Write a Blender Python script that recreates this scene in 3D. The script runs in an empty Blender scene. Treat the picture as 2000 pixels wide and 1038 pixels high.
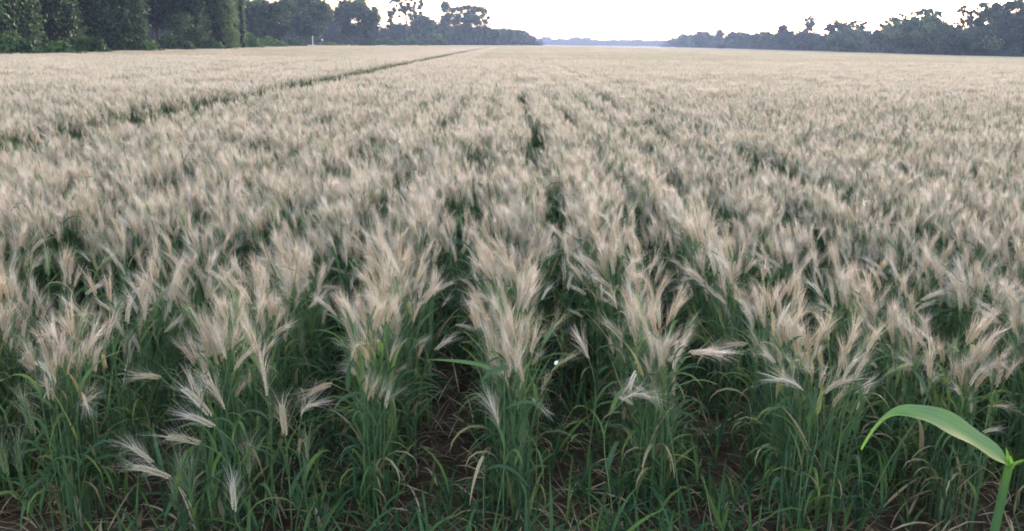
import bpy, math, random
import numpy as np
from mathutils import Matrix, Vector, Euler, noise

R = math.radians
rng = random.Random(7)
nrg = np.random.default_rng(7)
scene = bpy.context.scene
COL = scene.collection

# ------------------------------------------------------------------ camera
CAM_H = 1.37
PITCH, ROLL = R(14.56), R(0.6)
FPX = 1667.0                                    # focal length in pixels of the 2000 px wide photograph
cam = bpy.data.cameras.new('camera'); cam_o = bpy.data.objects.new('camera', cam); COL.objects.link(cam_o)
cam.sensor_width = 36; cam.lens = 36 * FPX / 2000; cam.clip_start = 0.05; cam.clip_end = 9000
CAM_ROT = Matrix.Rotation(math.pi / 2 - PITCH, 3, 'X') @ Matrix.Rotation(ROLL, 3, 'Z')
cam_o.matrix_world = Matrix.Translation((0, 0, CAM_H)) @ CAM_ROT.to_4x4()
scene.camera = cam_o

# ------------------------------------------------------------------ sky, sun, exposure
SUN_EL, SUN_AZ = R(3.0), R(24)                  # low behind the trees on the right
world = bpy.data.worlds.new('World'); scene.world = world; world.use_nodes = True
nt = world.node_tree; nt.nodes.clear()
wo = nt.nodes.new('ShaderNodeOutputWorld'); bg = nt.nodes.new('ShaderNodeBackground')
sky = nt.nodes.new('ShaderNodeTexSky'); sky.sky_type = 'NISHITA'; sky.sun_disc = False
sky.sun_elevation = SUN_EL; sky.sun_rotation = SUN_AZ
sky.air_density = 1.0; sky.dust_density = 2.0; sky.ozone_density = 1.0
hs = nt.nodes.new('ShaderNodeHueSaturation'); hs.inputs['Saturation'].default_value = 0.68
nt.links.new(sky.outputs[0], hs.inputs['Color']); nt.links.new(hs.outputs[0], bg.inputs[0])
nt.links.new(bg.outputs[0], wo.inputs[0]); bg.inputs[1].default_value = 0.15

sun = bpy.data.lights.new('sun', 'SUN'); sun.energy = 0.6; sun.angle = R(12); sun.color = (1.0, 0.90, 0.82)
sun_o = bpy.data.objects.new('sun', sun); COL.objects.link(sun_o)
sun_dir = Vector((math.sin(SUN_AZ) * math.cos(SUN_EL), math.cos(SUN_AZ) * math.cos(SUN_EL), math.sin(SUN_EL)))
sun_o.rotation_euler = (-sun_dir).to_track_quat('-Z', 'Y').to_euler()

scene.view_settings.view_transform = 'Standard'; scene.view_settings.look = 'None'
scene.view_settings.exposure = 3.4; scene.view_settings.gamma = 1.0
scene.view_settings.use_curve_mapping = False
scene.render.engine = 'CYCLES'
scene.cycles.max_bounces = 8; scene.cycles.diffuse_bounces = 4; scene.cycles.transmission_bounces = 4
scene.cycles.transparent_max_bounces = 4; scene.cycles.volume_bounces = 0
scene.cycles.use_denoising = True; scene.cycles.sample_clamp_direct = 6; scene.cycles.sample_clamp_indirect = 2
scene.cycles.filter_width = 1.8

# ------------------------------------------------------------------ helpers
CAM_P = Vector((0, 0, CAM_H))
def at(px, py, Y):
    """point seen at pixel (px, py) of the 2000 px photograph, Y metres in front of the camera"""
    d = CAM_ROT @ Vector(((px - 1000) / FPX, -(py - 519) / FPX, -1))
    return CAM_P + d * (Y / d.y)
INV = CAM_ROT.inverted()
def project(p):
    q = INV @ (Vector(p) - CAM_P)
    if q.z > -0.05: return None
    return 1000 + FPX * q.x / -q.z, 519 - FPX * q.y / -q.z

def smooth(a, b, x):
    t = min(1, max(0, (x - a) / (b - a))); return t * t * (3 - 2 * t)
def ground_z(x, y):
    return -0.65 * smooth(14, 95, x) if y > 0 else 0.0

class MB:
    """collects verts, faces, a per-vertex tint value and material slots"""
    def __init__(s): s.v = []; s.f = []; s.t = []; s.m = []
    def add(s, vs, fs, tint=0.5, mat=0):
        n = len(s.v); s.v.extend(vs)
        s.t.extend(tint if isinstance(tint, (list, tuple)) else [tint] * len(vs))
        for f in fs: s.f.append([i + n for i in f]); s.m.append(mat)
    def mesh(s, name, mats, shade=True):
        me = bpy.data.meshes.new(name); me.from_pydata([tuple(p) for p in s.v], [], s.f)
        for m in mats: me.materials.append(m)
        me.polygons.foreach_set('material_index', s.m)
        me.polygons.foreach_set('use_smooth', [shade] * len(s.f))
        a = me.attributes.new('tint', 'FLOAT', 'POINT'); a.data.foreach_set('value', s.t)
        return me
def mesh_np(name, verts, faces, tint, mats, smooth_=False):
    me = bpy.data.meshes.new(name); nv, nf, k = len(verts), len(faces), faces.shape[1]
    me.vertices.add(nv); me.vertices.foreach_set('co', verts.astype(np.float32).ravel())
    me.loops.add(nf * k); me.loops.foreach_set('vertex_index', faces.astype(np.int32).ravel())
    me.polygons.add(nf); me.polygons.foreach_set('loop_start', np.arange(nf, dtype=np.int32) * k)
    me.polygons.foreach_set('use_smooth', np.full(nf, smooth_))
    for m in mats: me.materials.append(m)
    a = me.attributes.new('tint', 'FLOAT', 'POINT'); a.data.foreach_set('value', tint.astype(np.float32))
    me.update(calc_edges=True); return me

def obj(name, me, parent=None, loc=None, **props):
    o = bpy.data.objects.new(name, me); COL.objects.link(o)
    if loc is not None: o.location = loc
    if parent: o.parent = parent
    for k, v in props.items():
        if v: o[k] = v
    return o
def thing(name, label, category, loc, group=None, rz=0):
    o = obj(name, None, None, loc, label=label, category=category, group=group)
    o.empty_display_size = 0.1; o.rotation_euler.z = rz; return o

# ------------------------------------------------------------------ materials
def plant_mat(name, stops, transl=0.3, rough=0.55, rand=0.35, spec=0.25, nscale=0, namp=0.0):
    """colour comes from the organ's own tint value plus a random offset for each plant"""
    m = bpy.data.materials.new(name); m.use_nodes = True; t = m.node_tree; N = t.nodes; L = t.links
    N.clear(); out = N.new('ShaderNodeOutputMaterial')
    at_ = N.new('ShaderNodeAttribute'); at_.attribute_name = 'tint'
    oi = N.new('ShaderNodeObjectInfo')
    mr = N.new('ShaderNodeMath'); mr.operation = 'MULTIPLY_ADD'; L.new(oi.outputs['Random'], mr.inputs[0])
    mr.inputs[1].default_value = rand; mr.inputs[2].default_value = -rand / 2
    ad = N.new('ShaderNodeMath'); ad.operation = 'ADD'; L.new(at_.outputs['Fac'], ad.inputs[0]); L.new(mr.outputs[0], ad.inputs[1])
    last = ad.outputs[0]
    if nscale:
        g = N.new('ShaderNodeNewGeometry')
        tx = N.new('ShaderNodeTexNoise'); tx.inputs['Scale'].default_value = nscale; tx.inputs['Detail'].default_value = 4
        L.new(g.outputs['Position'], tx.inputs['Vector'])
        m2 = N.new('ShaderNodeMath'); m2.operation = 'MULTIPLY_ADD'; L.new(tx.outputs['Fac'], m2.inputs[0])
        m2.inputs[1].default_value = namp; m2.inputs[2].default_value = -namp / 2
        a2 = N.new('ShaderNodeMath'); a2.operation = 'ADD'; L.new(last, a2.inputs[0]); L.new(m2.outputs[0], a2.inputs[1]); last = a2.outputs[0]
    cr = N.new('ShaderNodeValToRGB'); el = cr.color_ramp.elements
    el[0].position = stops[0][0]; el[0].color = (*stops[0][1], 1)
    el[1].position = stops[-1][0]; el[1].color = (*stops[-1][1], 1)
    for p, c in stops[1:-1]:
        e = el.new(p); e.color = (*c, 1)
    L.new(last, cr.inputs[0])
    b = N.new('ShaderNodeBsdfPrincipled'); b.inputs['Roughness'].default_value = rough
    b.inputs['Specular IOR Level'].default_value = spec
    L.new(cr.outputs[0], b.inputs['Base Color'])
    if transl:
        tr = N.new('ShaderNodeBsdfTranslucent'); L.new(cr.outputs[0], tr.inputs[0])
        mx = N.new('ShaderNodeMixShader'); mx.inputs[0].default_value = transl
        L.new(b.outputs[0], mx.inputs[1]); L.new(tr.outputs[0], mx.inputs[2]); L.new(mx.outputs[0], out.inputs[0])
    else: L.new(b.outputs[0], out.inputs[0])
    return m

M_LEAF = plant_mat('wheat_leaf', [(0, (.055, .11, .068)), (.35, (.085, .165, .09)), (.6, (.125, .21, .085)), (.8, (.21, .30, .085)),
                                  (.88, (.36, .30, .17)), (1, (.52, .43, .32))], transl=.38, rough=.6, rand=.42, spec=.2)
M_STEM = plant_mat('wheat_stem', [(0, (.07, .145, .085)), (.5, (.13, .23, .12)), (.85, (.23, .30, .12)), (1, (.45, .38, .2))], transl=.2, rough=.7, rand=.3, spec=.1)
M_EAR = plant_mat('wheat_ear', [(0, (.12, .22, .11)), (.18, (.20, .27, .13)), (.3, (.44, .34, .23)), (.6, (.52, .42, .31)), (.8, (.58, .49, .39)), (1, (.72, .65, .58))], transl=.15, rand=.3, rough=.7, spec=.1)
M_AWN = plant_mat('wheat_awn', [(0, (.26, .34, .23)), (.18, (.38, .40, .31)), (.3, (.56, .475, .42)), (.6, (.63, .56, .515)), (1, (.72, .68, .675))], transl=.4, rand=.3, rough=.7, spec=.08)
M_DRY = plant_mat('dry_straw', [(0, (.16, .10, .06)), (.5, (.33, .24, .15)), (1, (.55, .45, .34))], transl=.15, rand=0)
M_WEED = plant_mat('weed_leaf', [(0, (.035, .085, .05)), (.5, (.065, .14, .07)), (.85, (.12, .20, .06)), (1, (.16, .25, .05))], transl=.35, rand=.2, rough=.65, spec=.15)
M_MAIZE = plant_mat('maize_leaf', [(0, (.07, .16, .085)), (.3, (.10, .21, .10)), (.6, (.15, .29, .07)), (1, (.19, .38, .06))], transl=.35, rand=0, rough=.45, spec=.4, nscale=18, namp=.25)
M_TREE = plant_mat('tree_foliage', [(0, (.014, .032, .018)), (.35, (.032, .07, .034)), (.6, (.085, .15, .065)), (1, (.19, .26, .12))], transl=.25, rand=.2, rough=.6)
M_SHRUB = plant_mat('shrub_foliage', [(0, (.025, .06, .028)), (.5, (.06, .125, .045)), (1, (.13, .21, .06))], transl=.3, rand=.2)
M_BARK = plant_mat('bark', [(0, (.05, .04, .035)), (.5, (.10, .085, .07)), (1, (.2, .18, .15))], transl=0, rand=.3, rough=.9, nscale=6, namp=.6)
M_WHITE = plant_mat('white_paint', [(0, (.6, .6, .58)), (1, (.8, .8, .78))], transl=0, rand=0, nscale=8, namp=.4)

def soil_mat():
    m = bpy.data.materials.new('soil'); m.use_nodes = True; t = m.node_tree; N = t.nodes; L = t.links
    b = N['Principled BSDF']; b.inputs['Roughness'].default_value = .95; b.inputs['Specular IOR Level'].default_value = .1
    g = N.new('ShaderNodeNewGeometry')
    n1 = N.new('ShaderNodeTexNoise'); n1.inputs['Scale'].default_value = 9; n1.inputs['Detail'].default_value = 9; n1.inputs['Roughness'].default_value = .7
    n2 = N.new('ShaderNodeTexNoise'); n2.inputs['Scale'].default_value = 60; n2.inputs['Detail'].default_value = 6
    L.new(g.outputs['Position'], n1.inputs['Vector']); L.new(g.outputs['Position'], n2.inputs['Vector'])
    c = N.new('ShaderNodeValToRGB'); e = c.color_ramp.elements
    e[0].position = .3; e[0].color = (.03, .022, .016, 1); e[1].position = .75; e[1].color = (.15, .105, .08, 1)
    L.new(n1.outputs['Fac'], c.inputs[0]); L.new(c.outputs[0], b.inputs['Base Color'])
    bp = N.new('ShaderNodeBump'); bp.inputs['Strength'].default_value = .8; bp.inputs['Distance'].default_value = .03
    L.new(n2.outputs['Fac'], bp.inputs['Height']); L.new(bp.outputs[0], b.inputs['Normal'])
    return m
M_SOIL = soil_mat()

# ------------------------------------------------------------------ ground
def axis(near, far, step, growth):
    v = [0.0]; s = step
    while v[-1] < far:
        v.append(v[-1] + s)
        if v[-1] > near: s *= growth
    return v
xs = axis(3, 3500, .03, 1.13); xs = [-a for a in xs[:0:-1]] + xs
ys = axis(4.5, 4500, .03, 1.12); ys = [-3500, -800, -150, -30, -6, -3, -2, -1] + [-.5] + ys
gv, gf = [], []
for y in ys:
    for x in xs:
        z = ground_z(x, y)
        if abs(x) < 6 and -1 < y < 9:
            z += .024 * noise.fractal(Vector((x * 5, y * 5, 0)), 1, 2, 4) + .016 * abs(noise.noise(Vector((x * 19, y * 19, 3))))
        gv.append((x, y, z))
nx = len(xs)
for j in range(len(ys) - 1):
    for i in range(nx - 1):
        a = j * nx + i; gf.append((a, a + 1, a + nx + 1, a + nx))
me = mesh_np('ground', np.array(gv), np.array(gf), np.zeros(len(gv)), [M_SOIL], True)
obj('ground', me, kind='structure')

# ------------------------------------------------------------------ organs of a wheat plant
def frame(t):
    t = Vector(t).normalized(); a = Vector((0, 0, 1)) if abs(t.z) < .9 else Vector((1, 0, 0))
    u = t.cross(a).normalized(); return t, u, t.cross(u).normalized()
def tube(mb, pts, rad, sides, tint, mat=0, cap=False):
    vs, fs, tt = [], [], []
    n = len(pts)
    for i, p in enumerate(pts):
        d = pts[min(i + 1, n - 1)] - pts[max(i - 1, 0)]
        t, u, w = frame(d)
        for k in range(sides):
            a = 2 * math.pi * k / sides
            vs.append(p + (u * math.cos(a) + w * math.sin(a)) * rad[i]); tt.append(tint[i] if isinstance(tint, list) else tint)
    for i in range(n - 1):
        for k in range(sides):
            k2 = (k + 1) % sides
            fs.append((i * sides + k, i * sides + k2, (i + 1) * sides + k2, (i + 1) * sides + k))
    if cap: fs.append(tuple(range((n - 1) * sides, n * sides)))
    mb.add(vs, fs, tt, mat)
def culm(r, L, lean, top, earL, earbend, wob=.0):
    """centre line of a culm leaning towards +x: stem points, then ear points"""
    n = 7; p = Vector((0, 0, 0)); pts = [p.copy()]; y = 0
    for i in range(n):
        s = (i + .5) / n
        th = lean * s + (top - lean) * max(0, (s - .55) / .45) ** 2 * .8
        y += r.uniform(-wob, wob)
        p = p + Vector((math.sin(th), math.sin(y), math.cos(th))) * (L / n); pts.append(p.copy())
    th0 = lean + (top - lean) * .9; e = [p.copy()]
    for i in range(6):
        th = th0 + earbend * (i + 1) / 6
        p = p + Vector((math.sin(th), math.sin(y) * .6, math.cos(th))).normalized() * (earL / 6); e.append(p.copy())
    return pts, e
def blade(mb, p0, az, L, W, el, droop, tint, r, segs=7, wide=True, mat=0, twist=.6, stemhug=0):
    """a leaf blade rising at elevation el and drooping along its length"""
    vs, fs, tt = [], [], []
    p = Vector(p0); h = Vector((math.cos(az), math.sin(az), 0)); side0 = Vector((-h.y, h.x, 0)); tw = r.uniform(-twist, twist)
    curl = r.uniform(-.5, .5)
    for i in range(segs + 1):
        s = i / segs
        th = el - droop * s ** 1.3
        hh = Matrix.Rotation(curl * s, 3, 'Z') @ h
        d = hh * math.cos(th) + Vector((0, 0, math.sin(th)))
        side = Matrix.Rotation(tw * s * 2, 3, d) @ side0
        nrm = d.cross(side).normalized()
        w = W * .5 * min(1, .35 + s * 5) * (1 - s ** 2.2) + .0004
        if wide:
            vs += [p - side * w + nrm * w * .35, p.copy(), p + side * w + nrm * w * .35]; tt += [tint + .04, tint - .04, tint + .04]
        else: vs += [p - side * w, p + side * w]; tt += [tint, tint]
        p = p + d * (L / segs)
    k = 3 if wide else 2
    for i in range(segs):
        for j in range(k - 1): fs.append((i * k + j, i * k + j + 1, (i + 1) * k + j + 1, (i + 1) * k + j))
    mb.add(vs, fs, tt, mat)
def spikelets(mb, e, r, tint, size=1.0, mat=1):
    n = 11
    plane = r.uniform(0, math.pi)
    for i in range(n):
        s = (i + .3) / n * 6; k = min(5, int(s)); p = e[k].lerp(e[k + 1], s - k)
        t, u, w = frame(e[k + 1] - e[k]); a = plane
        for sg in (-1, 1):
            o = (u * math.cos(a) + w * math.sin(a)) * sg; q = (-u * math.sin(a) + w * math.cos(a))
            sz = size * (.85 + .3 * math.sin(math.pi * (i + 1) / (n + 1)))
            pp = p + t * (.003 * sg); d = (t + o * .45).normalized(); l = .0125 * sz; ww = .0034 * sz
            c = pp + o * .0018 + d * l * .45; tip = pp + o * .002 + d * l * 1.15
            n2 = d.cross(q).normalized()
            vs = [pp, c + q * ww, c + n2 * ww * .8, c - q * ww, c - n2 * ww * .8, tip]
            fs = [(0, 1, 2), (0, 2, 3), (0, 3, 4), (0, 4, 1), (5, 2, 1), (5, 3, 2), (5, 4, 3), (5, 1, 4)]
            tv = tint + r.uniform(-.08, .08)
            mb.add(vs, fs, [tv - .08, tv, tv, tv, tv, tv + .1], mat)
def awns(mb, e, r, n, L, W, tint, spread=.5, mat=2, segs=2, sag=0.0):
    for i in range(n):
        s = (i + r.random()) / n * 5.6 + .3; k = min(5, int(s)); p = e[k].lerp(e[k + 1], s - k)
        t, u, w = frame(e[k + 1] - e[k]); a = r.uniform(0, 2 * math.pi)
        o = u * math.cos(a) + w * math.sin(a); q = -u * math.sin(a) + w * math.cos(a)
        sp = spread * r.uniform(.25, 1) * (1 - .35 * s / 6); l = L * r.uniform(.75, 1.15)
        q = (q + Vector((r.uniform(-.5, .5), r.uniform(-.5, .5), 0))).normalized()
        p = p + o * .003; d1 = (t + o * sp).normalized(); d2 = (t + o * sp * 1.7 + Vector((0, 0, -sag)) ).normalized()
        tv = tint + r.uniform(-.12, .12)
        if segs == 2:
            m = p + d1 * l * .5; tip = m + d2 * l * .5
            mb.add([p - q * W * .5, p + q * W * .5, m - q * W * .4, m + q * W * .4, tip], [(0, 1, 3, 2), (2, 3, 4)], tv, mat)
        else: mb.add([p - q * W * .5, p + q * W * .5, p + d1 * l], [(0, 1, 2)], tv, mat)
def far_ear(mb, e, r, tint, mat=1, w=.006):
    tube(mb, [e[0], e[2], e[4], e[6]], [w * .6, w, w * .9, w * .2], 3, tint, mat)

MATS = [M_LEAF, M_EAR, M_AWN, M_STEM]
def leaf_spec(r, Ls, n):
    out = []
    for i in range(n):
        top_ = .68 if i == 0 else 1
        f = [.86, .62, .42, .26, .12][i] * r.uniform(.9, 1.05) if i < 5 else r.uniform(.1, .7)
        dead = r.random() < (.03, .05, .12, .24, .4)[min(i, 4)]
        tint = r.uniform(.86, 1) if dead else (r.uniform(.6, .82) if r.random() < .16 else r.uniform(.05, .55))
        out.append((f, r.uniform(0, 2 * math.pi), r.uniform(.12, .24) * Ls * top_, r.uniform(.008, .014),
                    r.uniform(.95, 1.42), (r.uniform(.15, 1.1) if r.random() < .5 else r.uniform(2.0, 3.2)) * (1.3 if dead else 1), tint))
    return out
def along(pts, f):
    s = f * (len(pts) - 1); k = min(len(pts) - 2, int(s)); return pts[k].lerp(pts[k + 1], s - k)

# kinds of tiller: (lean, top, ear bend, green?)
def tiller_params(r, kind):
    if kind == 'up': return r.uniform(.01, .09), r.uniform(.04, .34), r.uniform(.0, .32)
    if kind == 'lean': return r.uniform(.06, .2), r.uniform(.4, .8), r.uniform(.2, .5)
    return r.uniform(.12, .3), r.uniform(1.1, 1.9), r.uniform(.3, .8)
KINDS = ['up', 'up', 'up', 'up', 'up', 'up', 'lean', 'lean', 'lean', 'nod', 'nod', 'up', 'lean', 'up', 'up', 'short']
TILL = []
for i, kd in enumerate(KINDS):
    r = random.Random(100 + i); green = i in (11, 12, 15)
    L = r.uniform(.5, .57) if kd != 'nod' else r.uniform(.47, .55)
    if i in (13, 14): L = r.uniform(.42, .48)
    if kd == 'short': L = .34; kd = 'up'
    le, tp, eb = tiller_params(r, kd)
    pts, e = culm(r, L, le, tp, r.uniform(.054, .070), eb, .02)
    TILL.append(dict(kind=kd, green=green, pts=pts, e=e, L=L,
                     tint=r.uniform(.0, .12) if green else r.uniform(.42, .85), leaves=leaf_spec(r, 1.08, r.choice([4, 4, 5]))))
def organ_meshes(T, i):
    r = random.Random(500 + i); out = {}
    mb = MB(); tube(mb, T['pts'], [.0021, .0021, .002, .0019, .0017, .0015, .0013, .0012], 5, [.1, .25, .35, .4, .45, .5, .6, .7 if not T['green'] else .4])
    out['stem'] = mb.mesh('stem', [M_STEM])
    mb = MB(); spikelets(mb, T['e'], r, T['tint'], .78, 0); out['ear'] = mb.mesh('ear', [M_EAR], False)
    mb = MB(); awns(mb, T['e'], r, 44, .070, .0006, T['tint'] + .08, .58, 0, 2); out['awns'] = mb.mesh('awns', [M_AWN])
    out['leaf'] = []
    for (f, az, Ll, W, el, dr, ti) in T['leaves']:
        mb = MB(); blade(mb, along(T['pts'], f), az, Ll, W, el, dr, ti, r); out['leaf'].append(mb.mesh('leaf', [M_LEAF]))
    return out
ORG = [organ_meshes(T, i) for i, T in enumerate(TILL)]

def plant(loc, tillers, label, group, name='wheat_plant'):
    """tillers: list of (variant index, dx, dy, azimuth, scale)"""
    root = thing(name, label, 'wheat plant', loc, group)
    for (k, dx, dy, az, sc) in tillers:
        M = Matrix.Translation((dx, dy, 0)) @ Matrix.Rotation(az, 4, 'Z') @ Matrix.Scale(sc, 4)
        Og = ORG[k]
        def part(nm, me, par=root, mtx=M):
            o = bpy.data.objects.new(nm, me); COL.objects.link(o); o.parent = par
            if mtx is not None: o.matrix_local = mtx
            return o
        part('stem', Og['stem']); er = part('ear', Og['ear']); part('awns', Og['awns'], er, None)
        if TILL[k]['green']: er['label'] = 'ear still green'
        for lm in Og['leaf']: part('leaf', lm)
    return root

# ------------------------------------------------------------------ sown rows
ROW, X0, SKEW = .41, .041, -.009
def row_x(k, y): return X0 + ROW * k + SKEW * y + .10 * smooth(2.6, 6, y) * noise.noise(Vector((k * 1.7, y * .45, 8)))
TRAM = (-3.85, -7.7)
def in_tram(x):
    return any(abs(x - t) < .28 for t in TRAM)
def hgt(x, y):
    h = 1 + .07 * noise.noise(Vector((x * 1.1, y * .8, 5))) + .04 * noise.noise(Vector((x * .25, y * .2, 9)))
    return h
def pick_tiller(r, front=False):
    u = r.random()
    if u < .68: return r.choice([0, 1, 2, 3, 4, 5])
    if u < .82: return r.choice([6, 7, 8])
    if u < .84: return r.choice([9, 10])
    if u < (.97 if front else .90): return r.choice([11, 12])
    if u < .975: return r.choice([13, 14])
    return 15
def lean_az(r, x=0):
    if r.random() < .52: return math.pi + r.gauss(0, .85)      # most ears lean to the left with the wind
    return r.uniform(0, 2 * math.pi)
def row_front(k): return {-5: 2.3, -4: 2.05, -3: 2.1, -2: 2.12, -1: 2.2, 0: 2.2, 1: 2.22, 2: 2.15, 3: 2.2, 4: 2.2}.get(k, 2.2)

near_pts = []            # (row, x, y)
for k in range(-14, 15):
    y = row_front(k); r = random.Random(900 + k)
    while y < 7.5:
        gap = noise.noise(Vector((k * 3.1, y * 1.6, 2))) 
        if gap > -.5:
            x = row_x(k, y) + r.gauss(0, .036 + .052 * smooth(2.45, 3.5, y))
            if not in_tram(x - SKEW * y) and abs(x) < y * .78 + 1.2:
                near_pts.append((k, x, y))
        y += r.uniform(.034, .062) * (1 - .38 * smooth(2.5, 3.6, y))
near_pts.sort(key=lambda p: p[2])
def seen(p):
    q = project((p[1], p[2], .6)); return q and -20 < q[0] < 2020
ROWNAME = {-5: 'row hugging the left edge', -4: 'row cut off by the left edge', -3: 'leftmost whole row',
           -2: 'row behind the bowed pale ears', -1: 'row left of the middle', 0: 'middle row',
           1: 'row right of the middle', 2: 'row left of the maize leaf', 3: 'row behind the broad maize leaf',
           4: 'row cut off by the right edge', 5: 'row hugging the right edge'}
ORD = ['nearest', 'second', 'third', 'fourth', 'fifth', 'sixth']
NUM = {2: 'two', 3: 'three', 4: 'four', 5: 'five', 6: 'six', 7: 'seven', 8: 'eight'}
GROUP = 'bearded wheat plants at the near end of the rows'
indiv, rest = [], []
for p in near_pts:
    (indiv if (seen(p) and len(indiv) < 282 and p[0] in ROWNAME) else rest).append(p)
rank = {}
for (k, x, y) in indiv:
    n = rank.get(k, 0); rank[k] = n + 1
    r = random.Random(int(x * 9999) * 31 + int(y * 9999))
    nt_ = r.choice([5, 6, 6, 6]) if n > 3 else r.choice([7, 8, 8]); ts = []
    for j in range(nt_):
        v = pick_tiller(r, n < 6); side = x - row_x(k, y)
        az = lean_az(r)
        if n < 5 and r.random() < .2: az = -math.pi / 2 + r.gauss(0, 1.0)       # the ends of the rows splay open
        if r.random() < .25: az = (0 if side > 0 else math.pi) + r.gauss(0, .5)
        a = r.uniform(0, 6.283)
        ts.append((v, math.cos(a) * r.uniform(.005, .045), math.sin(a) * r.uniform(.005, .06), az, (r.uniform(.9, 1.08) if r.random() < .72 else r.uniform(.72, .9)) * hgt(x, y)))
    if n < len(ORD):
        lab = f'{NUM[nt_]}-eared wheat plant, {ORD[n]} from near end of {ROWNAME[k]}'
    else:
        deep = 'deep inside' if y > 3.0 else 'a little way into'
        lab = f'bearded wheat plant standing {deep} the {ROWNAME[k]}'
    plant((x, y, ground_z(x, y)), ts, lab, GROUP)

# ------------------------------------------------------------------ the odd plants in front, each posed as in the photograph
def special(label, stalks, Y, seed):
    """stalks: (ear base px, py, ear direction dx, dy in the picture, ear bend, ear length, tint) drawn at Y metres"""
    r = random.Random(seed)
    bx = sum(s[0] for s in stalks) / len(stalks)
    b = at(bx, 700, Y); root_loc = Vector((b.x + stalks[0][7] if len(stalks[0]) > 7 else b.x, Y + .02, 0))
    root = thing('wheat_plant', label, 'wheat plant', root_loc, GROUP)
    for s in stalks:
        px, py, dx, dy, bend, eL, tint = s[:7]
        E = at(px, py, Y + r.uniform(-.03, .03)) - root_loc
        d = Vector((dx, r.uniform(-.15, .15), dy)).normalized()
        base = Vector((r.uniform(-.015, .015), r.uniform(-.015, .015), 0))
        c1 = base + Vector((E.x * .15, E.y * .2, E.z * .55)); c2 = E - d * min(.14, E.z * .35)
        pts = []
        for i in range(11):
            t = i / 10; u = 1 - t
            pts.append(base * u ** 3 + c1 * 3 * u * u * t + c2 * 3 * u * t * t + E * t ** 3)
        e = [E.copy()]; p = E.copy(); ax = Vector((0, 1, 0))
        for i in range(6):
            dd = Matrix.Rotation(bend * (i + .5) / 6, 3, ax) @ d
            p = p + dd * (eL / 6); e.append(p.copy())
        g = tint < .2; tint = min(tint, .78)
        mb = MB(); tube(mb, pts, [.0021 - .00009 * i for i in range(11)], 5, .4 if g else .55); obj('stem', mb.mesh('stem', [M_STEM]), root)
        mb = MB(); spikelets(mb, e, r, tint, eL / .085, 0); er = obj('ear', mb.mesh('ear', [M_EAR], False), root)
        mb = MB(); awns(mb, e, r, 58, .085, .0008, tint + .08, .85, 0, 2, .1); obj('awns', mb.mesh('awns', [M_AWN]), er)
        for (f, az, Ll, W, el, dr, ti) in leaf_spec(r, .95, 3):
            mb = MB(); blade(mb, along(pts, f), az, Ll, W, el, dr, ti, r); obj('leaf', mb.mesh('leaf', [M_LEAF]), root)
    return root
special('wheat plant with a lone pale ear bowed far over to the left, lower left', [(335, 935, -.9, .42, -.35, .10, .92), (300, 905, -.75, .62, -.1, .07, .95), (345, 1000, -.1, 1, 0, .07, .05)], 2.02, 1)
special('wheat plant with four whitish ears swept left above the lone bowed ear', [(412, 815, -.55, .83, -.35, .10, .88), (440, 800, -.3, .95, -.2, .085, .9), (395, 868, -.95, .35, -.35, .09, .85), (420, 835, -.85, .5, -.3, .08, .8)], 2.05, 2)
special('wheat plant with one upright tan ear between two green ears', [(557, 852, -.05, 1, 0, .085, .6), (487, 935, .02, 1, 0, .095, .04), (600, 900, .05, 1, 0, .07, .05)], 2.05, 3)
special('wheat plant with a small white ear curling over to the right', [(588, 812, .25, 1, 1.3, .06, .98)], 2.1, 4)
special('very short wheat plant with one small pale ear near the bottom edge', [(458, 1000, -.02, 1, 0, .072, .9)], 1.95, 5)
special('green-eared wheat plant standing left of the small pale ear', [(375, 985, .0, 1, 0, .10, .03), (362, 960, -.1, 1, 0, .08, .06)], 1.97, 6)
special('wheat plant with green upright ears at the left edge', [(14, 930, 0, 1, 0, .10, .03), (40, 925, .03, 1, 0, .09, .05), (68, 850, -.1, 1, 0, .11, .08)], 2.05, 7)
special('wheat plant with a pinkish ear standing above the swept whitish ears', [(522, 775, -.1, 1, -.1, .11, .7), (508, 700, -.3, 1, -.1, .09, .66)], 2.15, 8)
special('thin wheat plant with a single tan ear leaning left before the middle row', [(975, 832, -.3, 1, -.1, .065, .68)], 2.05, 9)
special('wheat plant with one tan ear arching down to the right', [(1215, 783, .55, .6, 1.3, .075, .7)], 2.08, 10)
special('wheat plant with one pale ear lying out level to the right', [(1345, 690, .95, .15, .35, .085, .85)], 2.12, 11)
special('wheat plant with a pale ear hooked left and an orange ear hooked right', [(1568, 762, -.75, .7, -.7, .075, .85), (1608, 772, .45, 1, 1.0, .075, .5)], 2.1, 12)
special('wheat plant with one small ear leaning left in the dark middle gap', [(1150, 702, -.4, 1, -.1, .06, .75)], 2.35, 13)
special('wheat plant with one short tan ear just right of the dark gap', [(1815, 740, -.1, 1, 0, .07, .6), (1655, 690, .15, 1, 0, .08, .65)], 2.2, 14)

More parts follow.
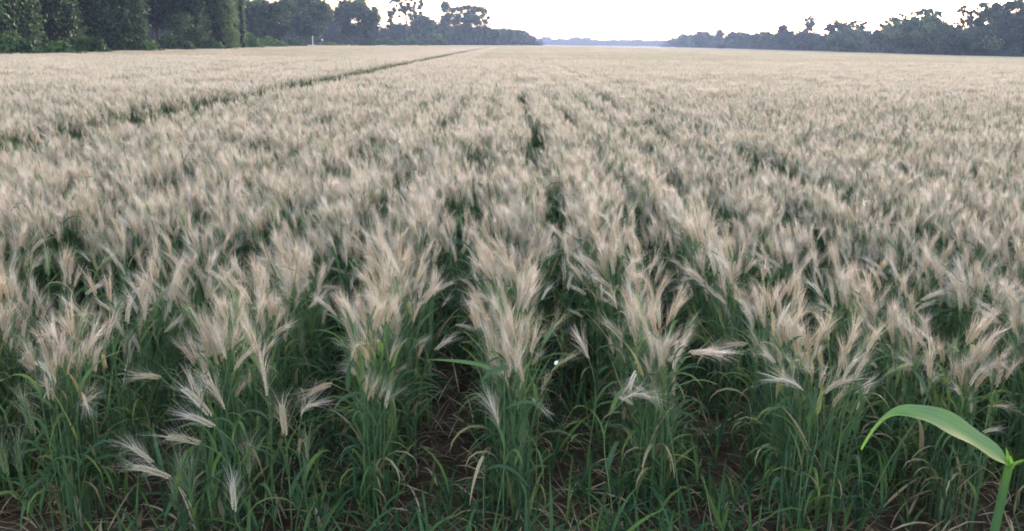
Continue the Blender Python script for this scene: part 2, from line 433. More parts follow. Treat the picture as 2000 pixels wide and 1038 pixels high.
# ------------------------------------------------------------------ the rest of the crop: one mass, thinning in detail with distance
def tuft_mesh(seed, n, rad, lod, rowlen=0, xw=.04, Lsc=1.0):
    r = random.Random(seed); mb = MB()
    for j in range(n):
        kd = r.choices(['up', 'lean', 'nod'], [.88, .11, .01])[0]; le, tp, eb = tiller_params(r, kd)
        pts, e = culm(r, r.uniform(.47, .59) * Lsc, le, tp, r.uniform(.047, .06), eb, .02)
        az = lean_az(r); rz = Matrix.Rotation(az, 3, 'Z')
        if rowlen: off = Vector((r.gauss(0, xw), r.uniform(-rowlen / 2, rowlen / 2), 0))
        else: a = r.uniform(0, 6.283); off = Vector((math.cos(a), math.sin(a), 0)) * rad * r.random()
        pts = [rz @ p + off for p in pts]; e = [rz @ p + off for p in e]
        g = r.random() < .15; ti = r.uniform(0, .15) if g else r.uniform(.4, .85)
        if lod == 0:
            tube(mb, pts[::2] + [pts[-1]], [.002] * 5, 3, .4, 3)
            spikelets(mb, e, r, ti, .72, 1); awns(mb, e, r, 40, .064, .0008, ti + .08, .66, 2, 1)
            for (f, a2, Ll, W, el, dr, t2) in leaf_spec(r, 1, 4): blade(mb, along(pts, f), a2, Ll, W, el, dr, t2, r, 5, False)
        elif lod == 1:
            tube(mb, [pts[0], pts[4], pts[-1]], [.0025] * 3, 3, .4, 3)
            far_ear(mb, e, r, ti, w=.0042); awns(mb, e, r, 30, .068, .0014, ti + .05, .52, 2, 1)
            for (f, a2, Ll, W, el, dr, t2) in leaf_spec(r, .75, 3): blade(mb, along(pts, f), a2, Ll, W * 1.2, el, dr, t2, r, 4, False)
        else:
            mb.add([pts[3] - Vector((.006, 0, 0)), pts[3] + Vector((.006, 0, 0)), pts[-1]], [(0, 1, 2)], .4, 3)
            far_ear(mb, [q for q in e], r, ti, w=.007); awns(mb, e, r, 8, .08, .0045, ti - .14, .55, 2, 1)
            if r.random() < .6:
                for (f, a2, Ll, W, el, dr, t2) in leaf_spec(r, .8, 2)[1:]: blade(mb, along(pts, f), a2, Ll, W * 1.5, el, dr, t2, r, 3, False)
    return mb
variants = bpy.data.collections.new('wheat_variants')
VIDX = {}
def add_variant(kind, mb):
    i = len(variants.objects); o = bpy.data.objects.new('wheat_variant_%03d' % i, mb.mesh('wheat_mass', MATS)); variants.objects.link(o)
    VIDX.setdefault(kind, []).append(i)
for i in range(20): add_variant('tuft', tuft_mesh(3000 + i, 9, .06, 0))
for i in range(10): add_variant('seg', tuft_mesh(4000 + i, 72, 0, 1, .40, .10))
TILE = ROW * 8
for i in range(4):
    mb = MB()
    for k in range(8):
        t = tuft_mesh(5000 + i * 20 + k, 190, 0, 2, TILE, .15)
        mb.add([v + Vector((ROW * (k - 3.5), 0, 0)) for v in t.v], [], t.t, 0)
        n = len(mb.v) - len(t.v); mb.f += [[a + n for a in f] for f in t.f]; mb.m += t.m
    add_variant('tile', mb)

pp, pr, ps, pi_ = [], [], [], []
def put(kind, x, y, rz, s, r, sz=None):
    pp.append((x, y, ground_z(x, y))); pr.append((0, 0, rz)); ps.append((s, s, sz or s)); pi_.append(r.choice(VIDX[kind]))
r = random.Random(77)
for (k, x, y) in rest: put('tuft', x, y, r.gauss(0, .5), r.uniform(.93, 1.07) * hgt(x, y), r)
def width(y): return y * .70 + 2.0
for k in range(-60, 60):                         # tufts to 14 m
    if abs(k * ROW) > width(14): continue
    y = 7.5
    while y < 14:
        x = row_x(k, y) + r.gauss(0, .085)
        if abs(x) < width(y) and not in_tram(x - SKEW * y) and noise.noise(Vector((k * 3.1, y * 1.6, 2))) > -.65:
            put('tuft', x, y, r.gauss(0, .5), r.uniform(.93, 1.07) * hgt(x, y), r)
        y += r.uniform(.027, .048)
Y2 = 14 + TILE * 9
for t_ in TRAM:
    y = 5.0
    while y < 90:
        x = t_ + SKEW * y + r.uniform(-.22, .22)
        if abs(x) < width(y): put('tuft', x, y, r.uniform(-.6, .6), r.uniform(.8, 1.0), r, r.uniform(.55, .78))
        y += r.uniform(.05, .16) * (1 + y * .02)
k = int(-width(Y2) / ROW) - 1
while k * ROW < width(Y2):                       # short lengths of row
    y = 14.1
    while y < Y2:
        x = row_x(k, y) + r.gauss(0, .03)
        if abs(x) < width(y) and not in_tram(x - SKEW * y) and noise.noise(Vector((k * 3.1, y * .9, 2))) > -.72:
            put('seg', x, y, r.choice([0, 0, 0, .15, -.15]), 1, r, hgt(x, y) * r.uniform(.94, 1.06))
        y += r.uniform(.3, .42)
    k += 1
# field outline: distance to the left and right wood edge along each bearing
EDGE_L = [(-.75, 30), (-.60, 42), (-.45, 75), (-.30, 140), (-.21, 230), (-.12, 330), (-.03, 420), (.02, 700), (.1, 1150)]
EDGE_R = [(.18, 1150), (.2, 640), (.3, 340), (.45, 210), (.60, 158), (.75, 130)]
EDGE = EDGE_L + EDGE_R
def edge_y(b):
    if b <= EDGE[0][0]: return EDGE[0][1]
    for (a, ya), (c, yc) in zip(EDGE, EDGE[1:]):
        if b <= c: return ya + (yc - ya) * (b - a) / (c - a)
    return EDGE[-1][1]
FAR_Y = 420
y = Y2 + TILE / 2
while y < FAR_Y:
    n = int(width(y) / TILE) + 1
    for i in range(-n, n + 1):
        x = X0 + ROW * (8 * i + .5) - ROW + SKEW * y
        if y > edge_y(x / y) - 1: continue
        xx = x - SKEW * y
        hit = [t for t in TRAM if abs(xx - t) < TILE / 2]
        if hit:                                   # build this stretch out of single row lengths so that the wheel track stays open
            if y < 170:
                for kk in range(8):
                    rx = x + ROW * (kk - 3.5)
                    if in_tram(rx - SKEW * y): continue
                    for q in range(8):
                        yy = y - TILE / 2 + (q + .5) * TILE / 8
                        put('seg', rx, yy, 0, 1, r, hgt(rx, yy) * r.uniform(.95, 1.05))
                continue
        put('tile', x, y, r.choice([0, math.pi]) if r.random() < .0 else 0, 1, r, (.98 + .04 * noise.noise(Vector((x * .1, y * .05, 1)))) * r.uniform(.99, 1.01))
    y += TILE

me = bpy.data.meshes.new('wheat_crop'); me.from_pydata(pp, [], [])
for nm, tp, data in (('rot', 'FLOAT_VECTOR', pr), ('scl', 'FLOAT_VECTOR', ps)):
    a = me.attributes.new(nm, tp, 'POINT'); a.data.foreach_set('vector', np.array(data, dtype=np.float32).ravel())
a = me.attributes.new('variant', 'INT', 'POINT'); a.data.foreach_set('value', pi_)
crop = obj('wheat_crop', me, kind='stuff', label='mass of ripening bearded wheat filling the field behind the near plants', category='wheat')
ng = bpy.data.node_groups.new('scatter_wheat', 'GeometryNodeTree')
ng.interface.new_socket('Geometry', in_out='INPUT', socket_type='NodeSocketGeometry')
ng.interface.new_socket('Geometry', in_out='OUTPUT', socket_type='NodeSocketGeometry')
N = ng.nodes; gi = N.new('NodeGroupInput'); go = N.new('NodeGroupOutput'); io = N.new('GeometryNodeInstanceOnPoints')
ci = N.new('GeometryNodeCollectionInfo'); ci.inputs['Collection'].default_value = variants
ci.inputs['Separate Children'].default_value = True; ci.inputs['Reset Children'].default_value = True
io.inputs['Pick Instance'].default_value = True
def named(n, t):
    q = N.new('GeometryNodeInputNamedAttribute'); q.data_type = t; q.inputs['Name'].default_value = n; return q.outputs['Attribute']
ng.links.new(gi.outputs[0], io.inputs['Points']); ng.links.new(ci.outputs[0], io.inputs['Instance'])
ng.links.new(named('variant', 'INT'), io.inputs['Instance Index'])
er = N.new('FunctionNodeEulerToRotation'); ng.links.new(named('rot', 'FLOAT_VECTOR'), er.inputs[0]); ng.links.new(er.outputs[0], io.inputs['Rotation'])
ng.links.new(named('scl', 'FLOAT_VECTOR'), io.inputs['Scale']); ng.links.new(io.outputs[0], go.inputs[0])
md = crop.modifiers.new('scatter', 'NODES'); md.node_group = ng
print('crop instances', len(pp))

# far end of the field, where the crop is only a pixel or two deep: an uneven sheet of ear tops on dark sides
fv, ff, ft = [], [], []
fy = list(np.geomspace(FAR_Y - 3, 1180, 60)); fb = np.linspace(-.10, .36, 240)
for yy in fy:
    for b in fb:
        e_ = edge_y(b); y2 = min(yy, e_ + 2); x = b * y2
        fv.append((x, y2, ground_z(x, y2) + .66 + .03 * nrg.standard_normal())); ft.append(nrg.uniform(.3, .8))
nb = len(fb)
for j in range(len(fy) - 1):
    for i in range(nb - 1):
        a = j * nb + i; ff.append((a, a + 1, a + nb + 1, a + nb))
# front lip down to the ground
o0 = len(fv)
for i in range(nb): fv.append((fv[i][0], fv[i][1] - .1, 0 + ground_z(fv[i][0], fv[i][1]))); ft.append(.1)
for i in range(nb - 1): ff.append((o0 + i, o0 + i + 1, i + 1, i))
me = mesh_np('distant_crop', np.array(fv), np.array(ff), np.array(ft), [M_AWN], False)
obj('distant_crop', me, kind='stuff', label='far end of the wheat field before the blue wood', category='wheat')

# ------------------------------------------------------------------ litter and weeds on the soil
mb = MB(); r = random.Random(5)
for i in range(8000):
    y = 1.2 + 3.2 * r.random() ** 1.3; x = r.uniform(-1, 1) * (y * .68 + .3)
    z = ground_z(x, y) + r.uniform(.0, .05)
    if r.random() < .6:
        blade(mb, (x, y, z), r.uniform(0, 6.283), r.uniform(.05, .22), r.uniform(.002, .008), r.uniform(-.1, .9), r.uniform(.2, 1.8), r.uniform(.0, 1), r, 4, False)
    else:
        a = r.uniform(0, 6.283); L = r.uniform(.06, .25); d = Vector((math.cos(a), math.sin(a), r.uniform(-.05, .35))).normalized()
        q = Vector((x, y, z)); s = d.cross(Vector((0, 0, 1))).normalized() * .0014
        mb.add([q - s, q + s, q + d * L], [(0, 1, 2)], r.uniform(.1, 1), 0)
obj('straw_litter', mb.mesh('straw_litter', [M_DRY]), kind='stuff', label='dead straw and dry leaves strewn over the soil between rows', category='straw')
mb = MB(); r = random.Random(6)
for i in range(2600):
    y = 1.4 + 3.0 * r.random() ** 1.2; x = r.uniform(-1, 1) * (y * .68 + .3)
    if noise.noise(Vector((x * 1.7, y * 1.7, 4))) < -.22: continue
    h = r.uniform(.02, .22)
    for j in range(r.choice([3, 4, 5, 6])):
        blade(mb, (x, y, ground_z(x, y) + h * r.uniform(.1, .8)), r.uniform(0, 6.283), r.uniform(.06, .20), r.uniform(.005, .012), r.uniform(.8, 1.45), r.uniform(.2, 1.9), r.uniform(.0, .9), r, 4, False)
obj('green_weeds', mb.mesh('green_weeds', [M_WEED]), kind='stuff', label='low green grass weeds between the wheat rows', category='weeds')

# ------------------------------------------------------------------ broad-leaved maize plant, right
MY = 1.55
foot = at(1938, 1060, MY); foot = Vector((foot.x - .035, MY, 0))
mz = thing('maize_plant', 'young maize plant with one broad arching green leaf on a bare snapped stalk', 'maize plant', foot)
def W(px, py, dy=0): return at(px, py, MY + dy) - foot
r = random.Random(3)
top = W(1972, 905); mb = MB()
lo = W(1942, 1040)
pts = [Vector((lo.x - .02, .0, .0)), Vector((lo.x - .012, 0, lo.z * .5)), lo, W(1957, 970), top]
tube(mb, pts, [.0095, .0092, .0088, .0085, .0075], 10, [.3, .3, .3, .35, .7]); obj('stalk', mb.mesh('stalk', [M_MAIZE]), mz)
# leaf: centre line in the picture, with its half width in metres, tilt of the blade
cl = [(1966, 905, .007, .0), (1952, 893, .013, -.005), (1930, 880, .018, -.01), (1908, 866, .0205, -.015), (1885, 852, .0215, -.02), (1862, 838, .021, -.025), (1840, 826, .019, -.03),
      (1818, 816, .016, -.035), (1796, 809, .0125, -.04), (1772, 805, .009, -.045), (1750, 803, .0052, -.05), (1732, 811, .003, -.055), (1715, 828, .0024, -.06), (1698, 851, .0018, -.065), (1682, 878, .0006, -.07)]
vs, fs, tt = [], [], []
n = len(cl); K = 13
P = [W(a, b, d) for a, b, _, d in cl]
for i in range(n):
    d = (P[min(i + 1, n - 1)] - P[max(i - 1, 0)]).normalized()
    side = (Vector((.25, -.75, -.65))).normalized(); side = (side - d * side.dot(d)).normalized()
    nr = d.cross(side).normalized(); w = cl[i][2] * 1.5
    if nr.z < 0: nr = -nr
    for j in range(K):
        s_ = -1 + 2 * j / (K - 1)
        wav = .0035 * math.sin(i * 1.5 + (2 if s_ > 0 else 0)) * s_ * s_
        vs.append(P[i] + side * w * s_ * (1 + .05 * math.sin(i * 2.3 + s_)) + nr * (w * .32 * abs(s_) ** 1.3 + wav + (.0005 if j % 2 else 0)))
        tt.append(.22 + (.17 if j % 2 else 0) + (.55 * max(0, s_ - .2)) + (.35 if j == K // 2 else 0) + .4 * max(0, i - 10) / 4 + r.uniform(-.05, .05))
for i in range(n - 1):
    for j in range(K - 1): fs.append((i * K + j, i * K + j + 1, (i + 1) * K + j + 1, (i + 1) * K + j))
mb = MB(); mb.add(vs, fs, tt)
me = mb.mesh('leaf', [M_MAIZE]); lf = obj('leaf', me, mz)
s_ = lf.modifiers.new('smooth', 'SUBSURF'); s_.levels = s_.render_levels = 2
mb = MB()
for j in range(7):
    blade(mb, top + Vector((r.uniform(-.006, .006), r.uniform(-.006, .006), -.01)), r.uniform(-1, 1.5) if j % 2 else r.uniform(0, 6.28), r.uniform(.02, .045), r.uniform(.004, .010), r.uniform(.8, 1.5), r.uniform(-.2, .8), r.uniform(.7, 1.1), r, 4)
obj('torn_shoot', mb.mesh('torn_shoot', [M_MAIZE]), mz)

# small white moth-like flake on the middle row
c = at(1084, 713, 2.12); mb = MB()
blade(mb, c, .4, .014, .011, .9, .5, .9, random.Random(2), 4)
tag = obj('white_petal', mb.mesh('white_petal', [M_WHITE]), label='tiny white petal caught on the middle row of wheat', category='petal')
# long single leaves crossing in front of the middle rows belong to a wheat plant of their own
def leaf_plant(label, px0, Y, leaves, seed):
    r = random.Random(seed); b = at(px0, 760, Y); root = thing('wheat_plant', label, 'wheat plant', (b.x, Y, 0), GROUP)
    loc = Vector((b.x, Y, 0)); topz = max(at(q[0][0][0], q[0][0][1], Y).z for q in leaves)
    mb = MB(); tube(mb, [Vector((0, 0, z * topz / 4)) for z in range(5)], [.002] * 5, 5, .3); obj('stem', mb.mesh('stem', [M_STEM]), root)
    for (ctrl, wd, ti) in leaves:
        P = [at(a, b_, Y - .02 * i) - loc for i, (a, b_) in enumerate(ctrl)]; P[0].y = 0
        vs, fs, tt = [], [], []; n = len(P)
        for i in range(n):
            d = (P[min(i + 1, n - 1)] - P[max(i - 1, 0)]).normalized(); side = Vector((.1, -.8, -.6)); side = (side - d * side.dot(d)).normalized()
            w = wd * .5 * (.5 + .5 * min(1, i / 1.5)) * (1 - (i / (n - 1)) ** 2.5) + .0003
            vs += [P[i] - side * w, P[i] + side * w]; tt += [ti, ti]
        for i in range(n - 1): fs.append((2 * i, 2 * i + 1, 2 * i + 3, 2 * i + 2))
        mb = MB(); mb.add(vs, fs, tt); lf = obj('leaf', mb.mesh('leaf', [M_LEAF]), root)
        q = lf.modifiers.new('smooth', 'SUBSURF'); q.levels = q.render_levels = 1
leaf_plant('earless wheat plant with long leaves stretching left and right before the middle row', 985, 2.1,
           [([(985, 742), (965, 722), (940, 712), (900, 706), (865, 703), (830, 703)], .014, .5),
            ([(985, 722), (1000, 716), (985, 718), (960, 724), (945, 738), (940, 752)], .016, .1),
            ([(985, 800), (1020, 780), (1060, 790), (1085, 830)], .012, .3)], 21)
leaf_plant('low wheat plant with one dry cream leaf hanging in the gap', 945, 2.0,
           [([(945, 890), (937, 903), (928, 930), (920, 965), (917, 990)], .013, .97), ([(945, 920), (975, 905), (1010, 920), (1040, 960)], .012, .2)], 22)
leaf_plant('wheat plant with pale blue-green blades hooked over at the lower right', 1545, 1.95,
           [([(1545, 985), (1555, 940), (1562, 900), (1570, 930), (1573, 985)], .012, .15), ([(1545, 1000), (1530, 950), (1520, 925), (1505, 950), (1500, 1010)], .014, .1)], 23)

# ------------------------------------------------------------------ trees
def leaf_cloud(centres, radii, n_per, size, r, tint, up=.5, tvar=.16, stretch=(1, 1, 1)):
    """leaf-sized quads spread through balls of the given centres and radii"""
    C = np.repeat(np.array(centres), n_per, 0); Rr = np.repeat(np.array(radii), n_per); n = len(C)
    d = r.standard_normal((n, 3)); d /= np.linalg.norm(d, axis=1)[:, None]
    rad = Rr * r.uniform(.35, 1.25, n) 
    p = C + d * rad[:, None] * np.array(stretch)
    nrm = d * .8 + r.standard_normal((n, 3)) * .6; nrm[:, 2] += up; nrm /= np.linalg.norm(nrm, axis=1)[:, None]
    a = np.cross(nrm, r.standard_normal((n, 3))); a /= np.linalg.norm(a, axis=1)[:, None]; b = np.cross(nrm, a)
    s = size * r.uniform(.5, 1.3, n)[:, None]
    v = np.stack([p - a * s * .5, p + b * s * .32, p + a * s * .5 - nrm * s * .12, p - b * s * .32], 1).reshape(-1, 3)
    f = np.arange(n * 4).reshape(-1, 4)
    ct = np.repeat(np.array(tint) if np.ndim(tint) else np.full(len(centres), tint), n_per)
    t = np.repeat(ct + r.uniform(-tvar, tvar, n), 4)
    return v, f, t
def join(parts):
    V, F, T = [], [], []; o = 0
    for v, f, t in parts: V.append(v); F.append(f + o); T.append(t); o += len(v)
    return np.concatenate(V), np.concatenate(F), np.concatenate(T)

def crown_clusters(r, H, Wd, style):
    """cluster centres (x, y, z), radii for a crown of height H and width Wd standing at the origin"""
    cs, rs = [], []; colt = []
    if style == 'round':
        n = 95
        for i in range(n):
            d = r.standard_normal(3); d /= np.linalg.norm(d); q = r.uniform(.25, 1.08) ** .5
            cs.append((d[0] * Wd * .40 * q, d[1] * Wd * .38 * q, H * .56 + d[2] * H * .36 * q)); rs.append(Wd * r.uniform(.05, .12))
    elif style == 'spread':          # flat spreading tiers carried on limbs
        for i in range(80):
            a = r.uniform(0, 6.283); q = r.uniform(.02, 1) ** .6; tier = r.choice([.66, .78, .92])
            cs.append((math.cos(a) * Wd * .47 * q, math.sin(a) * Wd * .45 * q, H * (tier - .10 * q * q) + r.normal(0, H * .012))); rs.append(Wd * r.uniform(.03, .075))
        for i in range(16): cs.append((r.normal(0, Wd * .09), r.normal(0, Wd * .09), H * r.uniform(.15, .9))); rs.append(Wd * .08)
    elif style == 'airy':
        for i in range(90):
            a = r.uniform(0, 6.283); q = r.uniform(.02, 1) ** .55
            cs.append((math.cos(a) * Wd * .47 * q, math.sin(a) * Wd * .4 * q, H * (r.uniform(.60, 1.0) - .12 * q * q))); rs.append(Wd * r.uniform(.025, .06))
    elif style == 'vine':            # tree smothered in climbers: hanging curtains to the ground
        for i in range(30):
            a = r.uniform(0, 6.283); q = r.uniform(.55, 1); top = H * r.uniform(.55, 1.0)
            x, y = math.cos(a) * Wd * .42 * q, math.sin(a) * Wd * .36 * q; z = top; rr = Wd * r.uniform(.05, .10); colt.append((len(cs), r.normal(0, .42)))
            while z > H * .04:
                cs.append((x + r.normal(0, Wd * .02), y + r.normal(0, Wd * .02), z)); rs.append(rr * (.7 + .5 * (z / H)))
                z -= rr * r.uniform(.9, 1.5)
    elif style == 'column':
        for i in range(26):
            z = H * r.uniform(.06, .98); w = Wd * .36 * (1 - .55 * (z / H) ** 2)
            a = r.uniform(0, 6.283); cs.append((math.cos(a) * w * r.uniform(.2, 1), math.sin(a) * w * r.uniform(.2, 1), z)); rs.append(Wd * r.uniform(.13, .2))
    elif style == 'shrub':
        for i in range(34):
            a = r.uniform(0, 6.283); q = r.uniform(0, 1) ** .5
            cs.append((math.cos(a) * Wd * .5 * q, math.sin(a) * Wd * .3 * q, H * (.22 + .62 * (1 - q * q) * r.uniform(.3, 1.1)))); rs.append(min(Wd, H) * r.uniform(.12, .28))
    crown_clusters.columns = colt
    return cs, rs
def tree(px, top_y, w_px, Y, style, label, seed, leaf=None, tint=.4, group=None, cov=5.0, name='tree', shrub=False):
    r = np.random.default_rng(seed); rr = random.Random(seed)
    b = at(px, 90, Y); x = b.x; gz = ground_z(x, Y); H = at(px, top_y, Y).z - gz; Wd = w_px / FPX * Y
    root = thing(name, label, 'shrub' if shrub else 'tree', (x, Y, gz), group)
    cs, rs = crown_clusters(r, H, Wd, style)
    leaf = leaf or max(.24, Y / 853 * 2.6)
    if style != 'shrub':
        mb = MB(); tr = max(.14, H * .018)
        lean = r.normal(0, .02); zt = H * (.9 if style in ('vine', 'column', 'round') else .84)
        pts = [Vector((lean * H * s, 0, zt * s)) for s in (0, .05, .25, .5, .75, 1)]
        tube(mb, pts, [tr * 1.6, tr * 1.1, tr, tr * .75, tr * .45, tr * .1], 8, .45)
        for c in (cs[::2] if style in ('airy', 'spread') else cs[::5]):
            z0 = max(H * .18, min(zt * .95, c[2] - math.hypot(c[0], c[1]) * .7)); s = z0 / zt
            q0 = Vector((lean * H * s, 0, z0)); q1 = Vector(c)
            mid = q0.lerp(q1, .5) + Vector((0, 0, -.05 * (q1 - q0).length)) 
            tube(mb, [q0, mid, q1], [tr * .32, tr * .2, tr * .06], 5, .5)
        obj('trunk', mb.mesh('trunk', [M_BARK]), root)
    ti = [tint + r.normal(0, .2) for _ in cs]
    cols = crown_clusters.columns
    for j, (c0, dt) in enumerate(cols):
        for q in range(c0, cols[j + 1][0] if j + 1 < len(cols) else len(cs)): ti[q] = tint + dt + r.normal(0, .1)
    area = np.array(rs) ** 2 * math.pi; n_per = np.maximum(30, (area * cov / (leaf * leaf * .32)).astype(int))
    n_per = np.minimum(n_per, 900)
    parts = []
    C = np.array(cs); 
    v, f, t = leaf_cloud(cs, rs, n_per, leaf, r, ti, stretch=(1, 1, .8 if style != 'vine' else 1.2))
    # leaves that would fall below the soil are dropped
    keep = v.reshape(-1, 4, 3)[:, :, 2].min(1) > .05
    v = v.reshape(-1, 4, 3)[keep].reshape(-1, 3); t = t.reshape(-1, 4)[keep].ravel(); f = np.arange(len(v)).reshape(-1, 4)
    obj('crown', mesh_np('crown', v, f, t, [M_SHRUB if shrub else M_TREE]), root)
    return len(f)
nq = 0
LG = 'trees along the left wood edge'; RG = 'trees along the right wood edge'; SG = 'shrubs along the foot of the left wood'
LT = [  # px, top_y, width_px, Y, style, label, tint
    (-130, -230, 330, 45, 'vine', 'creeper-smothered tree cut off by the left edge of the photo', .45),
    (45, -150, 210, 52, 'vine', 'dark tree draped in creepers at the far left', .5),
    (190, -170, 190, 62, 'vine', 'creeper-hung tree second from the left edge, its green curtains reaching the crop', .42),
    (310, -120, 190, 74, 'round', 'dark purplish-green tree behind the sloping green thicket', .18),
    (405, -90, 140, 86, 'vine', 'tall creeper-hung tree just left of the first sky gap', .38),
    (455, -30, 60, 100, 'vine', 'slim creeper column with a pale strip, beside the dark hollow', .45),
    (525, -12, 120, 140, 'round', 'low dark tree between the creeper column and the white post', .2),
    (600, -22, 110, 170, 'round', 'broad dark tree standing behind the white post', .35),
    (700, -12, 104, 205, 'round', 'large round-crowned tree with sky on both sides', .28),
    (764, 18, 22, 240, 'column', 'thin ragged column of a tree right of the round-crowned tree', .3),
    (795, -22, 70, 300, 'airy', 'tall thin-leaved tree with the sky showing through its crown', .25),
    (825, 22, 60, 290, 'round', 'squat tree under the thin-leaved crown', .4),
    (872, 6, 40, 320, 'column', 'dark upright tree joined to the flat-topped tree', .22),
    (912, 8, 92, 330, 'spread', 'flat-topped spreading tree at the end of the left wood', .28),
    (945, 50, 70, 340, 'round', 'low bluish tree at the foot of the flat-topped tree', .3),
    (985, 55, 60, 380, 'round', 'small tree sloping down to the end of the left wood', .3),
    (1015, 57, 40, 420, 'round', 'last small rounded tree of the left wood', .3)]
for i, (px, ty, w, Y, st, lab, ti) in enumerate(LT):
    w *= 1.22 if st == 'vine' and px < 380 else (.92 if px in (405, 455) else 1)
    nq += tree(px, ty, w, Y + w / FPX * Y * .4, st, lab, 40 + i, tint=ti, group=LG, cov=3.2 if st == 'vine' else (3.0 if st == 'airy' else 4))
RT = [
    (1340, 66, 40, 600, 'round', 'low tree at the near-blue end of the right wood', .2),
    (1372, 60, 46, 520, 'round', 'low rounded tree second from the far end of right wood', .2),
    (1406, 57, 30, 480, 'column', 'small pointed tree rising from the far end of right wood', .2),
    (1440, 60, 56, 430, 'round', 'low reddish-topped tree along the thin part of right wood', .25),
    (1490, 60, 60, 380, 'round', 'low even tree left of the small two-humped tree', .22),
    (1530, 46, 42, 330, 'round', 'small tree with two dark humps above the low wood', .22),
    (1575, 60, 70, 320, 'round', 'low tree in the dip right of the two-humped tree', .25),
    (1577, 30, 22, 360, 'airy', 'pale wispy tree top showing far behind the dip', .5),
    (1628, 36, 56, 290, 'round', 'dark domed tree left of the glowing sky hole', .2),
    (1668, 38, 60, 285, 'airy', 'thin tree with glowing orange sky through its crown', .25),
    (1660, 62, 110, 262, 'round', 'low green thicket tree below the glowing crown', .5),
    (1724, 34, 34, 250, 'round', 'small tree with a round sky hole beside the big dome', .2),
    (1760, 26, 60, 245, 'airy', 'open-branched tree leaning on the left shoulder of the big dome', .22),
    (1800, 12, 60, 240, 'spread', 'tree with flat ragged tiers crowning the big dome', .25),
    (1800, 32, 150, 215, 'round', 'big domed tree, broadest of the right wood', .42),
    (1885, 8, 60, 205, 'airy', 'open tree with orange light between its limbs', .2),
    (1930, -6, 90, 200, 'round', 'tall dark tree near the right edge of the photo', .25),
    (1995, -14, 110, 185, 'round', 'tall dark tree cut off by the right edge', .25),
    (1900, 55, 130, 180, 'round', 'low dark bushy tree beneath the open tree', .3),
    (2090, -20, 150, 170, 'round', 'dark tree just beyond the right edge', .3)]
for i, (px, ty, w, Y, st, lab, ti) in enumerate(RT):
    nq += tree(px, ty, w, Y, st, lab, 140 + i, tint=ti, group=RG, cov=3.0 if st == 'airy' else 4)
SH = [(20, 62, 90, 43, 'dark leafy shrub at the left edge where the crop begins', .35), (110, 76, 110, 48, 'bright green low shrub under the leftmost trees', .7),
      (175, 70, 90, 55, 'mid green shrub beside the bright one', .5), (245, 50, 110, 66, 'sloping green thicket climbing a dark trunk', .6),
      (330, 64, 90, 76, 'grey-green shrub under the purplish tree', .35), (400, 68, 70, 84, 'dull shrub at the foot of the tall creepers', .3),
      (478, 60, 60, 108, 'yellow-green shrub in the hollow past the creeper column', .95), (530, 68, 60, 130, 'bright spreading shrub left of the white post', .8),
      (578, 76, 40, 150, 'low green shrub touching the white post', .55), (650, 80, 90, 190, 'pale grassy hump right of the white post', .9),
      (750, 74, 50, 225, 'green shrub at the foot of the round-crowned tree', .7), (800, 72, 60, 255, 'green shrub below the thin-leaved tree', .65),
      (845, 66, 50, 280, 'taller shrub left of the flat-topped tree', .5), (715, 76, 30, 200, 'brownish shrub with bare stems under the round tree', .1)]
for i, (px, ty, w, Y, lab, ti) in enumerate(SH):
    nq += tree(px, ty, w, Y, 'shrub', lab, 240 + i, tint=ti, group=SG, name='shrub', shrub=True)

# the woods behind the first trees, and the blue wood at the far end of the field
def wood(name, label, pts, leafsz, seed, tint, nt_):
    r = np.random.default_rng(seed); cs, rs, ti = [], [], []; mb = MB()
    for (px, ty, w, Y) in pts:
        x = at(px, 90, Y).x; gz = ground_z(x, Y); H = at(px, ty, Y).z - gz; Wd = w / FPX * Y
        mb_p = [Vector((x, Y, gz)), Vector((x, Y, gz + H * .8))]; tube(mb, mb_p, [H * .02, H * .008], 5, .4, 1)
        c, q = crown_clusters(r, H, Wd, 'round')
        for a, b in list(zip(c, q))[::2]:
            cs.append((a[0] + x, a[1] + Y, a[2] * 1.0 + gz)); rs.append(b * 1.25); ti.append(tint + r.normal(0, .08))
        for j in range(18):
            cs.append((x + r.uniform(-.6, .6) * Wd, Y + r.normal(0, 1), gz + H * r.uniform(.0, .3))); rs.append(Wd * .16); ti.append(tint)
    v, f, t = leaf_cloud(cs, rs, nt_, leafsz, r, ti)
    v2 = np.array([tuple(p) for p in mb.v]); o = len(v)
    me = mesh_np(name, v, f, t, [M_TREE]); obj(name, me, kind='stuff', label=label, category='wood')
    mt = mb.mesh('trunks', [M_BARK, M_BARK]); 
    return me
Lw = []
for i in range(22):
    px = -420 + i * 50; Y = [55, 60, 65, 70, 75, 80, 85, 92, 100, 108, 115, 125, 135, 148, 160, 172, 185, 200, 220, 235, 250, 265][i]
    Lw.append((px, (-140 if px < 500 else (-10 if px < 600 else 30)) + (i % 3) * 12, 100, Y + 25))
for i in range(18): Lw.append((-300 + i * 50, -60 + (i % 4) * 15 if i < 15 else 10, 110, 110 + i * 9))
for px, ty, Y in ((645, 40, 280), (680, 45, 290), (715, 50, 300), (750, 56, 310), (780, 46, 320), (800, 44, 330), (830, 42, 340), (860, 42, 350), (890, 45, 365),
                  (920, 48, 380), (950, 54, 400), (975, 60, 420), (1000, 62, 440), (1022, 66, 460)): Lw.append((px, ty, 56, Y))
wood('wood_interior', 'dark inside of the wood behind the left edge trees', Lw, .75, 1, .12, 110)
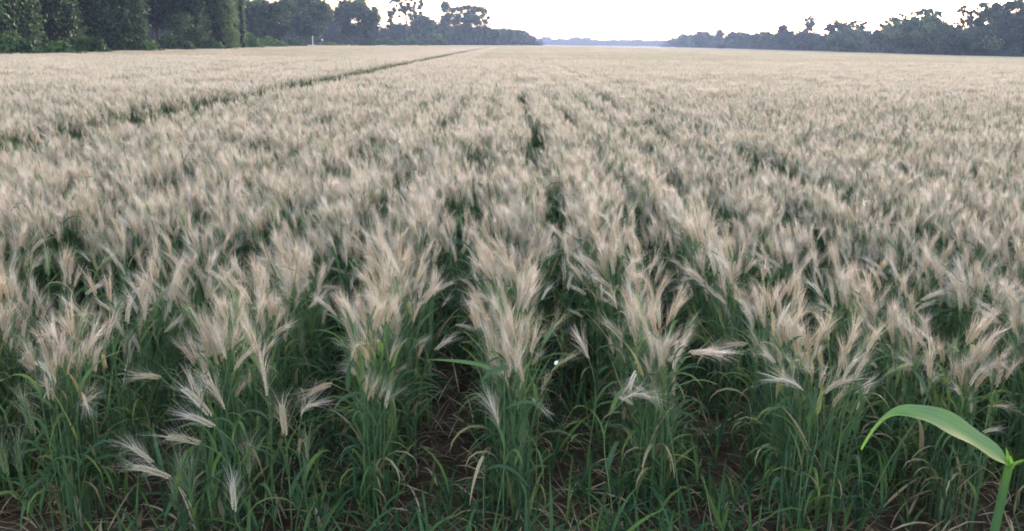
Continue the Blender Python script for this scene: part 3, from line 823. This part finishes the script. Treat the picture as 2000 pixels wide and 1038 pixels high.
Rw = [(1325 + i * 30, [74, 72, 70, 70, 68, 68, 66, 66, 66, 64, 64, 60, 58, 56, 50, 50, 50, 50, 52, 52, 45, 30, 25, 20, 15, 10][i], 50, [720, 680, 620, 570, 530, 500, 470, 440, 410, 390, 370, 350, 340, 325, 310, 300, 290, 280, 270, 260, 255, 250, 245, 240, 235, 230][i]) for i in range(26)]
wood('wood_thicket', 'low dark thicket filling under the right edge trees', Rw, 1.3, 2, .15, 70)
rr = random.Random(9); Fw = []
for px in range(1000, 1350, 7):
    t_ = 79 - 3 * rr.random() + (px - 1000) * .006
    if px < 1120: t_ -= 1.5
    if 1112 < px < 1148: t_ -= 5
    if 1062 < px < 1072: t_ -= 4
    Fw.append((px, t_, 18, 1250 + rr.uniform(0, 80)))
wood('far_wood', 'distant blue wood closing the far end of the field', Fw, 2.6, 3, .2, 46)
print('tree leaves', nq)

# white marker post
pt = at(611, 86, 150); gz = 0; H = at(611, 70, 150).z
pr_ = thing('marker_post', 'thin white post at the edge of the left wood', 'post', (pt.x, 150, 0))
mb = MB(); tube(mb, [Vector((0, 0, 0)), Vector((0, 0, H * .96))], [.09, .08], 8, .6); obj('shaft', mb.mesh('shaft', [M_WHITE]), pr_)
mb = MB(); tube(mb, [Vector((0, 0, H * .961)), Vector((0, 0, H))], [.085, .03], 8, .6); obj('cap', mb.mesh('cap', [M_WHITE]), pr_)

# ------------------------------------------------------------------ evening haze
HZ = (-1700, 1700, -150, 1700, -2.5, 42)
hv = [(x, y, z) for x in HZ[:2] for y in HZ[2:4] for z in HZ[4:]]
me = bpy.data.meshes.new('haze'); me.from_pydata(hv, [], [(0, 1, 3, 2), (4, 6, 7, 5), (0, 4, 5, 1), (2, 3, 7, 6), (0, 2, 6, 4), (1, 5, 7, 3)])
hm = bpy.data.materials.new('haze'); hm.use_nodes = True; hm.node_tree.nodes.clear()
ho = hm.node_tree.nodes.new('ShaderNodeOutputMaterial'); pv = hm.node_tree.nodes.new('ShaderNodeVolumePrincipled')
pv.inputs['Color'].default_value = (.46, .60, 1, 1); pv.inputs['Density'].default_value = .0006; pv.inputs['Anisotropy'].default_value = .2
hm.node_tree.links.new(pv.outputs[0], ho.inputs['Volume']); me.materials.append(hm)
obj('haze', me, kind='stuff', label='thin blue evening haze over the field', category='haze')
